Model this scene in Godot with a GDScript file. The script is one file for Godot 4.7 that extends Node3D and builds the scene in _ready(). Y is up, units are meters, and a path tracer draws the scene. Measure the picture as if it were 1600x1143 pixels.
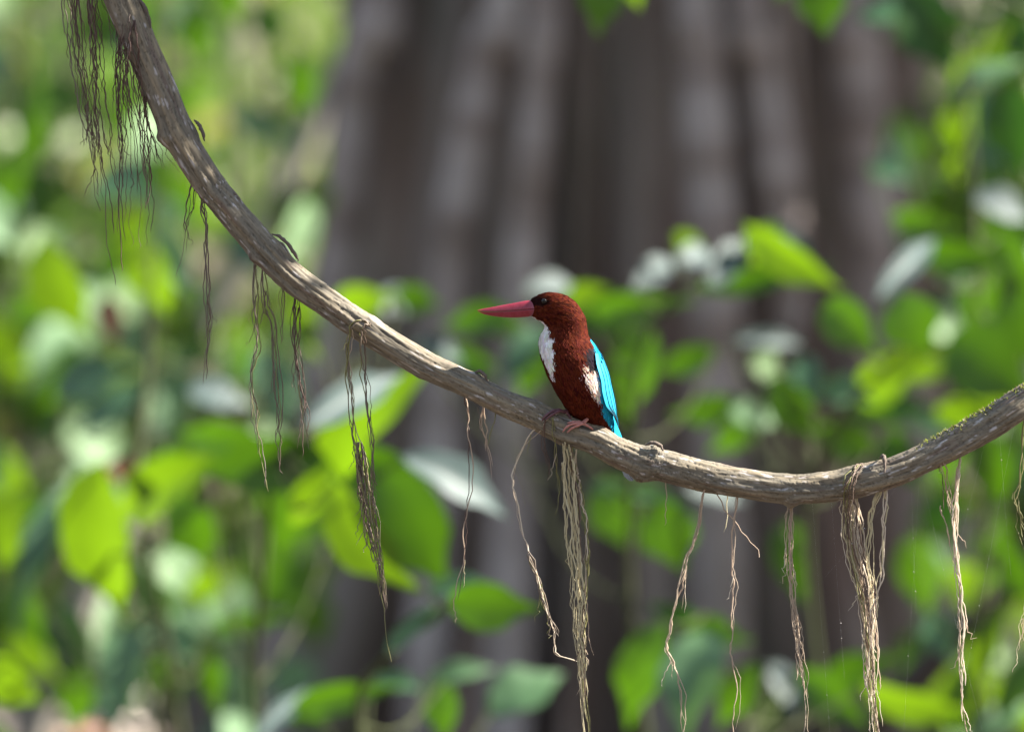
extends Node3D
# A kingfisher on a hanging liana in front of a fluted forest tree; long lens, shallow focus.

const F := 11600.0            # focal length in photo pixels (photo 1600 x 1143)
const FOCUS := 8.0            # metres to the bird
const PX := FOCUS / F         # metres per photo pixel in the plane of the bird
const EYE := Vector3(0, 1.7, 0)
const PITCH := deg_to_rad(-2.0)
const SUN := Vector3(0.77, 0.61, -0.09)   # towards the sun

var rng := RandomNumberGenerator.new()
var nz := FastNoiseLite.new()
var used := {}
var cam_basis := Basis(Vector3.RIGHT, PITCH)

# ------------------------------------------------------------------ helpers
func W(px: float, py: float, depth: float) -> Vector3:
	return EYE + cam_basis * Vector3((px - 800.0) / F * depth, (571.5 - py) / F * depth, -depth)

func B(px: float, py: float, toward := 0.0) -> Vector3:     # a point near the plane of the bird, 'toward' metres nearer than it
	return W(px, py, FOCUS - toward)

func ground_y(x: float, z: float) -> float:
	var far := maxf(0.0, -z - 26.0)
	return 0.06 * nz.get_noise_2d(x * 22.0, z * 22.0) + 0.10 * nz.get_noise_2d(x * 5.0 + 50.0, z * 5.0) + far * far * 0.0045 / (1.0 + far * 0.012)

func numbered(n: String) -> String:
	used[n] = used.get(n, -1) + 1
	return n if used[n] == 0 else "%s_%03d" % [n, used[n]]

func thing(called: String, label: String, category: String, at: Vector3, group := "", kind := "") -> Node3D:
	var o := Node3D.new()
	o.name = numbered(called)
	o.position = at
	o.set_meta("label", label)
	o.set_meta("category", category)
	if group != "": o.set_meta("group", group)
	if kind != "": o.set_meta("kind", kind)
	add_child(o)
	return o

func part(parent: Node3D, called: String, mesh: Mesh, mat: Material) -> MeshInstance3D:
	var m := MeshInstance3D.new()
	m.name = called
	m.mesh = mesh
	m.material_override = mat
	parent.add_child(m, true)
	return m

func mat(c: Color, rough := 0.8, spec := 0.5) -> StandardMaterial3D:      # c holds linear values
	var m := StandardMaterial3D.new()
	m.albedo_color = c.linear_to_srgb()
	m.roughness = rough
	m.metallic_specular = spec
	m.cull_mode = BaseMaterial3D.CULL_DISABLED
	return m

func vmat(rough := 0.85, spec := 0.4) -> StandardMaterial3D:
	var m := mat(Color(1, 1, 1), rough, spec)
	m.vertex_color_use_as_albedo = true
	return m

func grid_mesh(v: PackedVector3Array, c: PackedColorArray, rows: int, cols: int, wrap: bool, origin := Vector3.ZERO) -> ArrayMesh:
	# rows x cols vertices; wrap joins the last column to the first
	var idx := PackedInt32Array()
	var nor := PackedVector3Array()
	nor.resize(v.size())
	var cc := cols if wrap else cols - 1
	for r in rows - 1:
		for k in cc:
			var k2 := (k + 1) % cols
			var a := r * cols + k
			var b := r * cols + k2
			var d := (r + 1) * cols + k
			var e := (r + 1) * cols + k2
			idx.append_array(PackedInt32Array([a, b, d, b, e, d]))
			var n := (v[d] - v[a]).cross(v[b] - v[a]) + (v[e] - v[b]).cross(v[e] - v[d]) * -1.0
			n = (v[e] - v[a]).cross(v[b] - v[d])
			nor[a] += n; nor[b] += n; nor[d] += n; nor[e] += n
	for i in nor.size(): nor[i] = nor[i].normalized() if nor[i].length_squared() > 1e-24 else Vector3.UP
	if origin != Vector3.ZERO:
		for i in v.size(): v[i] -= origin
	return array_mesh(v, nor, c, idx)

func array_mesh(v: PackedVector3Array, n: PackedVector3Array, c: PackedColorArray, idx: PackedInt32Array) -> ArrayMesh:
	var a := []
	a.resize(Mesh.ARRAY_MAX)
	a[Mesh.ARRAY_VERTEX] = v
	a[Mesh.ARRAY_NORMAL] = n
	if c.size(): a[Mesh.ARRAY_COLOR] = c
	a[Mesh.ARRAY_INDEX] = idx
	var m := ArrayMesh.new()
	m.add_surface_from_arrays(Mesh.PRIMITIVE_TRIANGLES, a)
	return m

func spline(p: Array, t: float) -> Vector3:       # Catmull-Rom through p, t in 0..1
	var s := clampf(t, 0.0, 1.0) * (p.size() - 1)
	var i := mini(int(s), p.size() - 2)
	var a: Vector3 = p[maxi(i - 1, 0)]
	var b: Vector3 = p[i]
	var c: Vector3 = p[i + 1]
	var d: Vector3 = p[mini(i + 2, p.size() - 1)]
	return b.cubic_interpolate(c, a, d, s - i)

func tube(pts: PackedVector3Array, rad: PackedFloat32Array, sides: int, origin := Vector3.ZERO, cols := PackedColorArray()) -> ArrayMesh:
	var v := PackedVector3Array()
	var c := PackedColorArray()
	var up := Vector3(0.31, 0.2, 0.93)
	for i in pts.size():
		var t := (pts[mini(i + 1, pts.size() - 1)] - pts[maxi(i - 1, 0)]).normalized()
		var s := t.cross(up)
		s = s.normalized() if s.length() > 0.05 else t.cross(Vector3.RIGHT).normalized()
		up = s.cross(t).normalized()
		for k in sides:
			var a := TAU * k / sides
			v.append(pts[i] + (s * cos(a) + up * sin(a)) * rad[i])
			if cols.size(): c.append(cols[i])
	return grid_mesh(v, c, pts.size(), sides, true, origin)

func table(t: Array, x: float, col: int) -> float:     # smooth interpolation in rows [x, ...]
	if x <= t[0][0]: return t[0][col]
	for i in t.size() - 1:
		if x <= t[i + 1][0]:
			var f: float = (x - t[i][0]) / (t[i + 1][0] - t[i][0])
			return cubic_interpolate(t[i][col], t[i + 1][col], t[maxi(i - 1, 0)][col], t[mini(i + 2, t.size() - 1)][col], f)
	return t[-1][col]

func n3(p: Vector3, f: float) -> float:
	return nz.get_noise_3d(p.x * f, p.y * f, p.z * f)

func rv(s: float) -> Vector3:
	return Vector3(rng.randf_range(-s, s), rng.randf_range(-s, s), rng.randf_range(-s, s))

# ------------------------------------------------------------------ scene
func _ready() -> void:
	rng.seed = 7
	nz.seed = 3
	nz.frequency = 0.05
	nz.fractal_octaves = 4
	light_and_camera()
	make_ground()
	make_fluted_tree()
	make_far_forest()
	make_leaf_meshes()
	make_understorey()
	make_liana()
	make_bird()
	make_silk()

func light_and_camera() -> void:
	var cam := Camera3D.new()
	cam.name = "camera"
	cam.position = EYE
	cam.basis = cam_basis
	cam.far = 400.0
	var lens := CameraAttributesPhysical.new()
	lens.frustum_focal_length = 12.0 / (571.5 / F)     # 24 mm high sensor
	lens.frustum_focus_distance = FOCUS
	lens.exposure_aperture = 3.3
	lens.frustum_far = 400.0
	cam.attributes = lens
	add_child(cam)
	cam.current = true
	var e := Environment.new()
	e.background_mode = Environment.BG_SKY
	var sm := ProceduralSkyMaterial.new()
	sm.sky_top_color = Color(0.66, 0.75, 0.88)
	sm.sky_horizon_color = Color(0.88, 0.90, 0.92)
	sm.ground_horizon_color = Color(0.45, 0.47, 0.42)
	sm.ground_bottom_color = Color(0.2, 0.2, 0.17)
	sm.sky_curve = 0.3
	var sky := Sky.new()
	sky.sky_material = sm
	e.sky = sky
	e.tonemap_mode = Environment.TONE_MAPPER_LINEAR
	e.tonemap_exposure = 4.8
	e.background_energy_multiplier = 0.235
	e.sdfgi_enabled = true
	e.ssao_enabled = true
	e.ssil_enabled = true
	var we := WorldEnvironment.new()
	we.name = "environment"
	we.environment = e
	add_child(we)
	var sun := DirectionalLight3D.new()
	sun.name = "sun"
	sun.light_energy = 1.4
	sun.light_angular_distance = 0.5
	sun.light_color = Color(1.0, 0.97, 0.92)
	sun.shadow_enabled = true
	add_child(sun)
	sun.look_at_from_position(SUN * 30.0, Vector3.ZERO, Vector3.UP)

# ------------------------------------------------------------------ ground
func make_ground() -> void:
	var v := PackedVector3Array()
	var c := PackedColorArray()
	var nx := 121
	var nzz := 181
	for j in nzz:
		var z := 12.0 - 150.0 * pow(j / float(nzz - 1), 1.15)
		for i in nx:
			var x := lerpf(-70, 70, i / float(nx - 1))
			x = signf(x) * pow(absf(x) / 70.0, 1.6) * 70.0
			v.append(Vector3(x, ground_y(x, z), z))
			var n := nz.get_noise_2d(x * 30.0, z * 30.0) * 0.5 + 0.5
			c.append(Color(0.045, 0.034, 0.025).lerp(Color(0.10, 0.08, 0.065), clampf(n * 1.4 - 0.1, 0, 1)))
	var g := MeshInstance3D.new()
	g.name = "ground"
	g.mesh = grid_mesh(v, c, nzz, nx, false)
	g.material_override = vmat(0.95, 0.3)
	g.set_meta("kind", "structure")
	g.set_meta("label", "brown forest floor rising behind the big tree")
	g.set_meta("category", "ground")
	add_child(g)
	# dry leaves lying on it
	var st := soup_begin()
	for i in 5000:
		var d := rng.randf_range(16.0, 46.0)
		var x := rng.randf_range(-0.16, 0.16) * d
		var p := Vector3(x, ground_y(x, -d) + 0.012, -d)
		var k := rng.randf()
		var col := Color(0.46, 0.36, 0.28).lerp(Color(0.60, 0.54, 0.50), k) if rng.randf() > 0.25 else Color(0.40, 0.16, 0.07)
		soup_leaf(st, p, Vector3(0, 1, 0) + rv(0.45), rv(1.0), rng.randf_range(0.09, 0.2), 0.45, col)
	var l := MeshInstance3D.new()
	l.name = "leaf_litter"
	l.mesh = soup_end(st)
	l.material_override = vmat(0.6, 0.5)
	l.set_meta("kind", "stuff")
	l.set_meta("label", "dry tan leaves littering the forest floor")
	l.set_meta("category", "leaf litter")
	add_child(l)

func soup_begin() -> Array:
	return [PackedVector3Array(), PackedVector3Array(), PackedColorArray(), PackedInt32Array()]

func soup_leaf(s: Array, p: Vector3, n: Vector3, dir: Vector3, length: float, ratio: float, col: Color) -> void:
	# a small pointed leaf, folded along its midrib
	n = n.normalized()
	var a := (dir - n * dir.dot(n))
	if a.length() < 1e-3: a = n.cross(Vector3(0.3, 0.5, 0.8))
	a = a.normalized()
	var b := n.cross(a)
	var w := length * ratio * 0.5
	var i: int = s[0].size()
	var up := n * w * 0.35
	s[0].append_array(PackedVector3Array([p, p + a * length * 0.45 - up * 0.2, p + a * length - up * 0.8, p + a * length * 0.4 + b * w + up * 0.5, p + a * length * 0.4 - b * w + up * 0.5]))
	var nl := (n - b * 0.3).normalized()
	var nr := (n + b * 0.3).normalized()
	s[1].append_array(PackedVector3Array([n, n, n, nl, nr]))
	s[2].append_array(PackedColorArray([col, col, col, col, col]))
	s[3].append_array(PackedInt32Array([i, i + 3, i + 1, i + 3, i + 2, i + 1, i, i + 1, i + 4, i + 1, i + 2, i + 4]))

func soup_end(s: Array) -> ArrayMesh:
	return array_mesh(s[0], s[1], s[2], s[3])

# ------------------------------------------------------------------ the big fluted tree
func make_fluted_tree() -> void:
	var depth := 17.6
	var mid := W(955, 571, depth)
	var base := Vector3(mid.x, ground_y(mid.x, mid.z) - 0.05, mid.z - 0.1)
	var t := thing("fluted_tree", "huge grey-brown tree trunk with deep vertical flutes behind the perched bird", "tree", base)
	var ridges := [[-68.0, 0.24, 9.0], [-46.0, 0.10, 6.0], [-25.0, 0.20, 6.5], [-9.0, 0.17, 5.0], [7.0, 0.09, 5.0], [20.0, 0.24, 7.0], [38.0, 0.26, 6.0], [64.0, 0.30, 8.0], [90.0, 0.16, 10.0], [125.0, 0.2, 10.0], [155.0, 0.2, 10.0], [180.0, 0.2, 10.0], [-100.0, 0.22, 10.0], [-130.0, 0.2, 10.0], [-157.0, 0.2, 8.0]]
	var v := PackedVector3Array()
	var c := PackedColorArray()
	var rows := 150
	var cols := 300
	for r in rows:
		var f := r / float(rows - 1)
		var y := 3.2 * f / 0.6 if f < 0.6 else lerpf(3.2, 11.0, (f - 0.6) / 0.4)
		var flare := 0.42 * exp(-y / 0.55) + 0.06 * exp(-y / 1.6)
		var rr := 0.40 * (1.0 - 0.035 * y)
		for k in cols:
			var deg := -180.0 + 360.0 * k / cols
			var a := deg_to_rad(deg)
			var rad := rr
			var lobe := 0.0
			var lean := 4.0 * sin(y * 0.9 + 1.0) - 3.0 * (y - 1.2)
			for q in ridges:
				var dd: float = wrapf(deg - q[0] - lean * clampf((y + 1.0) * 0.4, 0, 1.2) * signf(q[0] + 8.0) * -0.5, -180, 180) / q[2]
				lobe += q[1] * 1.25 * exp(-dd * dd)
			rad += lobe * (1.0 - 0.05 * y) + flare * (0.3 + 3.2 * lobe)
			var dir := Vector3(sin(a), 0, cos(a))
			var p := dir * rad + Vector3(0, y, 0)
			rad += 0.07 * nz.get_noise_3d(dir.x * 95.0 + 13.0, y * 6.0, dir.z * 95.0)
			p = dir * rad + Vector3(0, y, 0)
			p += dir * (0.02 * n3(p, 40.0) + 0.012 * n3(p, 150.0))
			v.append(p)
			var m := n3(p + Vector3(7, 0, 0), 25.0) * 0.5 + 0.5
			var m2 := n3(Vector3(p.x, p.y * 0.3, p.z) + Vector3(0, 31, 0), 60.0) * 0.5 + 0.5
			var col := Color(0.15, 0.105, 0.082).lerp(Color(0.37, 0.305, 0.265), clampf(m * 1.5 - 0.25, 0, 1))
			col = col.lerp(Color(0.17, 0.085, 0.065), clampf(m2 * 2.6 - 1.3, 0, 0.8))
			col = col.lerp(Color(0.11, 0.13, 0.10), clampf((1.0 - m2) * 2.2 - 1.2, 0, 0.5))
			# long vertical streaks, pale and dark
			var st := nz.get_noise_3d(dir.x * 150.0, y * 9.0 + 40.0, dir.z * 150.0) * 0.5 + 0.5
			col = col.lerp(Color(0.38, 0.34, 0.32), clampf(st * 3.2 - 1.55, 0, 0.8))
			col = col.lerp(Color(0.055, 0.04, 0.033), clampf((1.0 - st) * 3.2 - 1.6, 0, 0.75))
			c.append(col)
	part(t, "trunk", grid_mesh(v, c, rows, cols, true), vmat(0.9, 0.35))
	# paler ribs added along the ridges of the trunk
	var ribs := [
		[[600, -90], [575, 40], [548, 220], [522, 480], [478, 860], [425, 1200], 0.052],  # rim light of the left edge put into this pale rib
		[[792, -90], [765, 60], [735, 220], [705, 420], [690, 700], [660, 1200], 0.050],
		[[850, -90], [846, 60], [832, 240], [815, 430], [800, 700], [790, 1200], 0.046],
		[[1085, -90], [1092, 60], [1104, 220], [1116, 400], [1120, 700], [1135, 1200], 0.056],
		[[1165, -90], [1182, 60], [1206, 220], [1232, 400], [1262, 600], [1320, 1200], 0.050],
		[[1330, -90], [1338, 60], [1352, 220], [1368, 380], [1385, 600], [1430, 1200], 0.062]]
	for q in ribs:
		var g := []
		for w in 6:
			var p := W(q[w][0], q[w][1], depth)
			var dx := clampf(p.x - base.x, -0.66, 0.66)
			var low := clampf((q[w][1] - 700.0) / 500.0, 0.0, 1.0)
			g.append(W(q[w][0], q[w][1], depth + 0.06 - sqrt(0.70 * 0.70 - dx * dx) - 0.12 * low))
		g.append(Vector3(g[5].x + (g[5].x - g[4].x) * 0.2, base.y, g[5].z + 0.08))
		g.insert(0, g[0] + Vector3(0, 2.2, -0.25))
		var pts := PackedVector3Array()
		var rad := PackedFloat32Array()
		var cs := PackedColorArray()
		for i in 80:
			var f := i / 79.0
			var p := spline(g, f)
			pts.append(p)
			rad.append(q[6] * (0.9 + 0.25 * f + 0.2 * nz.get_noise_2d(f * 160.0, q[0][0])))
			cs.append(Color(0.21, 0.165, 0.145).lerp(Color(0.43, 0.38, 0.365), clampf(0.6 + 1.1 * nz.get_noise_2d(f * 260.0, q[0][0] + 60.0), 0, 1)))
		part(t, "pale_rib", tube(pts, rad, 16, base, cs), vmat(0.9, 0.35))
	# limbs and crown high above the frame
	var bark := mat(Color(0.15, 0.13, 0.11), 0.9)
	var crown := soup_begin()
	for i in 9:
		var az := TAU * i / 9.0 + 0.3
		var lp := PackedVector3Array()
		var lr := PackedFloat32Array()
		var y0 := 6.0 + 0.5 * i
		for q in 14:
			var f := q / 13.0
			lp.append(Vector3(sin(az) * f * 4.6, y0 + 2.2 * f - 0.6 * f * f, cos(az) * f * 4.6) + rv(0.06))
			lr.append(lerpf(0.17, 0.03, f))
		part(t, "limb", tube(lp, lr, 8), bark)
		for q in 700:
			var f := rng.randf_range(0.25, 1.05)
			var ctr: Vector3 = lp[mini(13, int(f * 13))] + rv(1.0) * Vector3(1.1, 0.7, 1.1)
			soup_leaf(crown, ctr, Vector3(0, 1, 0) + rv(0.8), rv(1.0) + Vector3(0, -0.4, 0), rng.randf_range(0.16, 0.28), 0.45, Color(0.03, 0.075, 0.012).lerp(Color(0.07, 0.13, 0.02), rng.randf()))
	part(t, "crown", soup_end(crown), leafy())

func leafy() -> StandardMaterial3D:
	var m := vmat(0.5, 0.5)
	m.backlight_enabled = true
	m.backlight = Color(0.8, 1.0, 0.25).linear_to_srgb()
	return m

# ------------------------------------------------------------------ far forest
func make_far_forest() -> void:
	var lm := leafy()
	lm.roughness = 0.4
	var bark := mat(Color(0.22, 0.19, 0.17), 0.9)
	# slim trunks between the leaves
	var slim := [
		[1415.0, 21.0, 0.075, "slim pinkish grey trunk standing behind the fluted tree"],
		[1475.0, 26.0, 0.09, "slim pale trunk standing well behind the fluted tree"],
		[335.0, 33.0, 0.11, "slim grey trunk among the far bushes"],
		[70.0, 38.0, 0.13, "grey trunk deep in the forest beyond the bushes"],
		[1640.0, 30.0, 0.12, "brown trunk rising out of the far bushes"]]
	for q in slim:
		var b := W(q[0], 571, q[1])
		b.y = ground_y(b.x, b.z) - 0.05
		var t := thing("forest_tree", q[3], "tree", b, "slim trees behind")
		var pts := PackedVector3Array()
		var rad := PackedFloat32Array()
		for i in 30:
			var y := i * 0.28
			pts.append(Vector3(0.10 * nz.get_noise_2d(y * 9.0, b.x * 50.0), y, 0.10 * nz.get_noise_2d(y * 9.0, b.z * 50.0)))
			rad.append(q[2] * (1.0 - 0.05 * y) + 0.08 * exp(-y / 0.25))
		part(t, "trunk", tube(pts, rad, 14), bark)
		var s := soup_begin()
		for i in 900:
			var p := rv(1.0)
			while p.length() > 1.0: p = rv(1.0)
			soup_leaf(s, p * Vector3(1.9, 1.7, 1.9) + Vector3(0, 7.3, 0), Vector3(0, 1, 0) + rv(0.9), rv(1.0), rng.randf_range(0.14, 0.24), 0.45, Color(0.035, 0.08, 0.012).lerp(Color(0.08, 0.15, 0.02), rng.randf()))
		part(t, "crown", soup_end(s), lm)
	for q in [[4.3, -17.3, 4.2, "unseen leafy tree added on the sunny side, its low crown shading the fluted trunk"], [5.2, -22.0, 4.3, "unseen leafy tree added deeper on the sunny side to shade the slim trunks"]]:
		var b := Vector3(q[0], ground_y(q[0], q[1]) - 0.03, q[1])
		var t := thing("added_shade_tree", q[3], "tree", b)  # out-of-view tree added to keep the sun off the trunks
		var pts := PackedVector3Array()
		var rad := PackedFloat32Array()
		for i in 20:
			pts.append(Vector3(0.05 * sin(i * 0.6), i * q[2] / 19.0, 0.05 * cos(i * 0.5)))
			rad.append(lerpf(0.14, 0.04, i / 19.0))
		part(t, "trunk", tube(pts, rad, 12), bark)
		var s := soup_begin()
		for i in 1900:
			var p := rv(1.0)
			while p.length() > 1.0: p = rv(1.0)
			soup_leaf(s, p * Vector3(1.5, 1.05, 1.5) + Vector3(0, q[2], 0), Vector3(0.4, 1, 0) + rv(0.9), rv(1.0), rng.randf_range(0.18, 0.3), 0.46, Color(0.05, 0.10, 0.015).lerp(Color(0.09, 0.16, 0.025), rng.randf()))
		part(t, "crown", soup_end(s), lm)
	# bushes: pixel column, depth, height, half width, leaf count, how sunlit it is coloured
	var bushes := [
		[60.0, 22.5, 2.3, 0.75, 520, 0.2], [330.0, 24.5, 2.2, 0.7, 420, 0.5], [-120.0, 24.0, 2.6, 0.9, 500, 0.5],
		[190.0, 29.0, 3.2, 1.0, 700, 0.7], [440.0, 31.0, 3.4, 0.9, 700, 0.6], [-40.0, 33.0, 3.8, 1.2, 800, 0.6],
		[330.0, 38.0, 5.0, 1.5, 1100, 0.4], [30.0, 42.0, 5.5, 1.8, 1200, 0.5], [520.0, 43.0, 5.5, 1.6, 1000, 0.3],
		[1520.0, 22.0, 2.5, 0.6, 420, 0.3], [1680.0, 24.0, 2.5, 0.9, 500, 0.5], [1440.0, 28.5, 3.0, 0.9, 600, 0.4],
		[1600.0, 33.0, 3.8, 1.2, 800, 0.4], [1420.0, 38.0, 5.0, 1.4, 1000, 0.3], [1660.0, 42.0, 5.5, 1.8, 1100, 0.3]]
	for q in bushes:
		var b := W(q[0], 571, q[1])
		b.y = ground_y(b.x, b.z) - 0.03
		var lit_level := 0 if q[5] >= 0.6 else (1 if q[5] >= 0.4 else 2)
		var tone: String = ["pale green leafy bush", "mid green leafy bush", "deep green leafy bush"][lit_level]
		var hue: Color = [Color(0.19, 0.27, 0.08), Color(0.16, 0.24, 0.055), Color(0.11, 0.19, 0.04)][lit_level]
		var where := " on the side the bird's bill points to" if q[0] < 800.0 else " on the side of the bird's tail"
		var t := thing("forest_bush", tone + " far beyond the trunk" + where, "bush", b, tone + "es" + where)
		var s := soup_begin()
		for k in 7:
			var tip := Vector3(rng.randf_range(-1, 1) * q[3] * 0.8, q[2] * rng.randf_range(0.6, 1.0), rng.randf_range(-1, 1) * q[3] * 0.8)
			var pts := PackedVector3Array()
			var rad := PackedFloat32Array()
			for i in 9:
				var f := i / 8.0
				pts.append(Vector3(tip.x * f * f, tip.y * f, tip.z * f * f) + rv(0.02) * f)
				rad.append(lerpf(0.022, 0.005, f))
			part(t, "stem", tube(pts, rad, 6), bark)
			for i in int(q[4] / 7.0):
				var f := rng.randf_range(0.08, 1.0)
				var p: Vector3 = Vector3(tip.x * f * f, tip.y * f, tip.z * f * f) + rv(1.0) * Vector3(0.5, 0.28, 0.5) * q[3]
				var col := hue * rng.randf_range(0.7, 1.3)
				if rng.randf() < 0.12: col = Color(0.34, 0.28, 0.24)
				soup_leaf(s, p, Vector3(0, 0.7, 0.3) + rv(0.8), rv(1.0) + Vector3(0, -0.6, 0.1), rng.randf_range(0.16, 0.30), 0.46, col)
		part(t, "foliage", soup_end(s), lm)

# ------------------------------------------------------------------ broad leaves of the understorey
var leaf_mesh := []
var leaf_mats := {}
var stem_mat: StandardMaterial3D

func make_leaf_meshes() -> void:
	# unit leaf: base at origin, tip at +x, upper face +y, width 1 along z
	for k in 4:
		var v := PackedVector3Array()
		var c := PackedColorArray()
		var rows := 11
		var belly: float = [0.42, 0.5, 0.38, 0.46][k]
		for r in rows:
			var f := r / float(rows - 1)
			var w := pow(sin(PI * pow(f, log(0.5) / log(belly))), 0.8) * 0.5
			if f > 0.6: w *= lerpf(1.0, 0.25, pow((f - 0.6) / 0.4, 0.8))
			for s in [-1.0, -0.5, 0.0, 0.5, 1.0]:
				var wav := 0.02 * sin(f * 17.0 + k + s * 2.0) * absf(s)
				v.append(Vector3(f, -0.28 * (f - 0.35) * (f - 0.35) * (1.0 + k * 0.4) + 0.16 * absf(s) * w * 2.0 - 0.07 * s * s * w * 2.0 + wav, w * s))
		leaf_mesh.append(grid_mesh(v, c, rows, 5, false))
	var defs := {
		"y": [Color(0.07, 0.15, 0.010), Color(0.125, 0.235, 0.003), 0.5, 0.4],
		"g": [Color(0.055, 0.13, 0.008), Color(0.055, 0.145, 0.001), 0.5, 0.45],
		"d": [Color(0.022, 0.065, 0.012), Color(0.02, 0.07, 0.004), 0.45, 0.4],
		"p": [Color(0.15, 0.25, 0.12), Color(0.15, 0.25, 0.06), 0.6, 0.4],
		"w": [Color(0.062, 0.092, 0.090), Color(0.03, 0.06, 0.03), 0.52, 0.36],  # bluish sky sheen put partly into the base colour
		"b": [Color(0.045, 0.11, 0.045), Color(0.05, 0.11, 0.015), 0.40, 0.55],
		"o": [Color(0.26, 0.12, 0.075), Color(0.10, 0.03, 0.015), 0.6, 0.4]}
	for k in defs:
		leaf_mats[k] = []
		for i in 3:
			var f: float = [1.0, 0.82, 1.15][i]
			var c: Color = defs[k][0] * f
			c.r *= [1.0, 0.9, 1.12][i]
			c.a = 1.0
			var m := mat(c, defs[k][2] + 0.05 * i, defs[k][3])
			m.backlight_enabled = true
			var bl: Color = defs[k][1] * f
			bl.a = 1.0
			m.backlight = bl.linear_to_srgb()
			leaf_mats[k].append(m)
	stem_mat = mat(Color(0.055, 0.065, 0.028), 0.8, 0.3)

func leaf_normal(kind: String) -> Vector3:
	var n := Vector3.ZERO
	match kind:
		"w": n = Vector3(0.44, 0.48, 0.72) + rv(0.16)
		"b": n = Vector3(-0.25, 0.60, 0.72) + rv(0.15)
		"p": n = Vector3(0.32, 0.45, 0.82) + rv(0.25)
		"y": n = Vector3(-0.50, -0.28, 0.78) + rv(0.15)
		"g": n = Vector3(-0.30, -0.05, 0.95) + rv(0.18)
		"d": n = Vector3(-0.05, 0.0, 1.0) + rv(0.25)
		_: n = Vector3(0.2, 0.3, 0.9) + rv(0.2)
	return n.normalized()

func place_leaf(plant: Node3D, stem: Array, q: Array) -> void:
	# q: px, py, depth, tip angle in degrees (0 to the right, 90 down), apparent length, apparent width, kind
	var kind: String = q[6]
	var n := leaf_normal(kind)
	var al := deg_to_rad(q[3])
	var d := Vector2(cos(al), -sin(al))
	var a := Vector3(d.x, d.y, clampf(-(d.x * n.x + d.y * n.y) / n.z, -1.3, 1.3))
	var side := n.cross(a).normalized()
	var comp := maxf(0.4, absf(side.x * d.y - side.y * d.x))
	var m: float = q[2] / F
	var lm: float = q[4] * m * a.length()
	var wm: float = q[5] * m / comp
	var ax := a.normalized()
	var nn := side.cross(ax).normalized()
	if nn.dot(n) < 0: nn = -nn
	var bs := cam_basis * Basis(ax * lm, nn * lm * 0.8, ax.cross(nn).normalized() * wm)
	var ctr := W(q[0], q[1], q[2])
	var start := ctr - bs.x * 0.5
	var o := part(plant, "leaf", leaf_mesh[rng.randi() % 4], leaf_mats[kind][rng.randi() % 3])
	o.transform = Transform3D(bs, start - plant.position)
	# stalk from the leaf to the stem
	var best: Vector3 = stem[0]
	for i in 41:
		var p := spline(stem, i / 40.0)
		if p.distance_to(start) + maxf(0.0, p.y - start.y) * 0.7 < best.distance_to(start) + maxf(0.0, best.y - start.y) * 0.7: best = p
	var pts := PackedVector3Array()
	var rad := PackedFloat32Array()
	var len := best.distance_to(start)
	for i in 7:
		var f := i / 6.0
		pts.append(best.lerp(start, f) - Vector3(0, 0.12 * len * sin(PI * f), 0) + bs.x * 0.04 * smoothstep(0.8, 1.0, f))
		rad.append(lerpf(0.0035, 0.0018, f))
	part(o, "stalk", tube(pts, rad, 5), stem_mat).transform = o.transform.affine_inverse() * Transform3D(Basis(), -plant.position)

func plant(called: String, label: String, category: String, stem_px: Array, leaves: Array, group := "", r0 := 0.009) -> void:
	# stem_px: [px, py, depth] from the top down; continued to the ground
	var st := []
	for q in stem_px: st.append(W(q[0], q[1], q[2]))
	var low: Vector3 = st[-1]
	var base := Vector3(low.x + 0.05, 0, low.z)
	base.y = ground_y(base.x, base.z) - 0.03
	if low.y - base.y > 0.2: st.append(low.lerp(base, 0.5) + Vector3(0.03, 0, 0))
	st.append(base)
	var t := thing(called, label, category, base, group)
	var pts := PackedVector3Array()
	var rad := PackedFloat32Array()
	for i in 49:
		var f := i / 48.0
		pts.append(spline(st, f))
		rad.append(lerpf(0.003, r0, f))
	part(t, "stem", tube(pts, rad, 8, base), stem_mat)
	for q in leaves: place_leaf(t, st, q)

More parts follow.
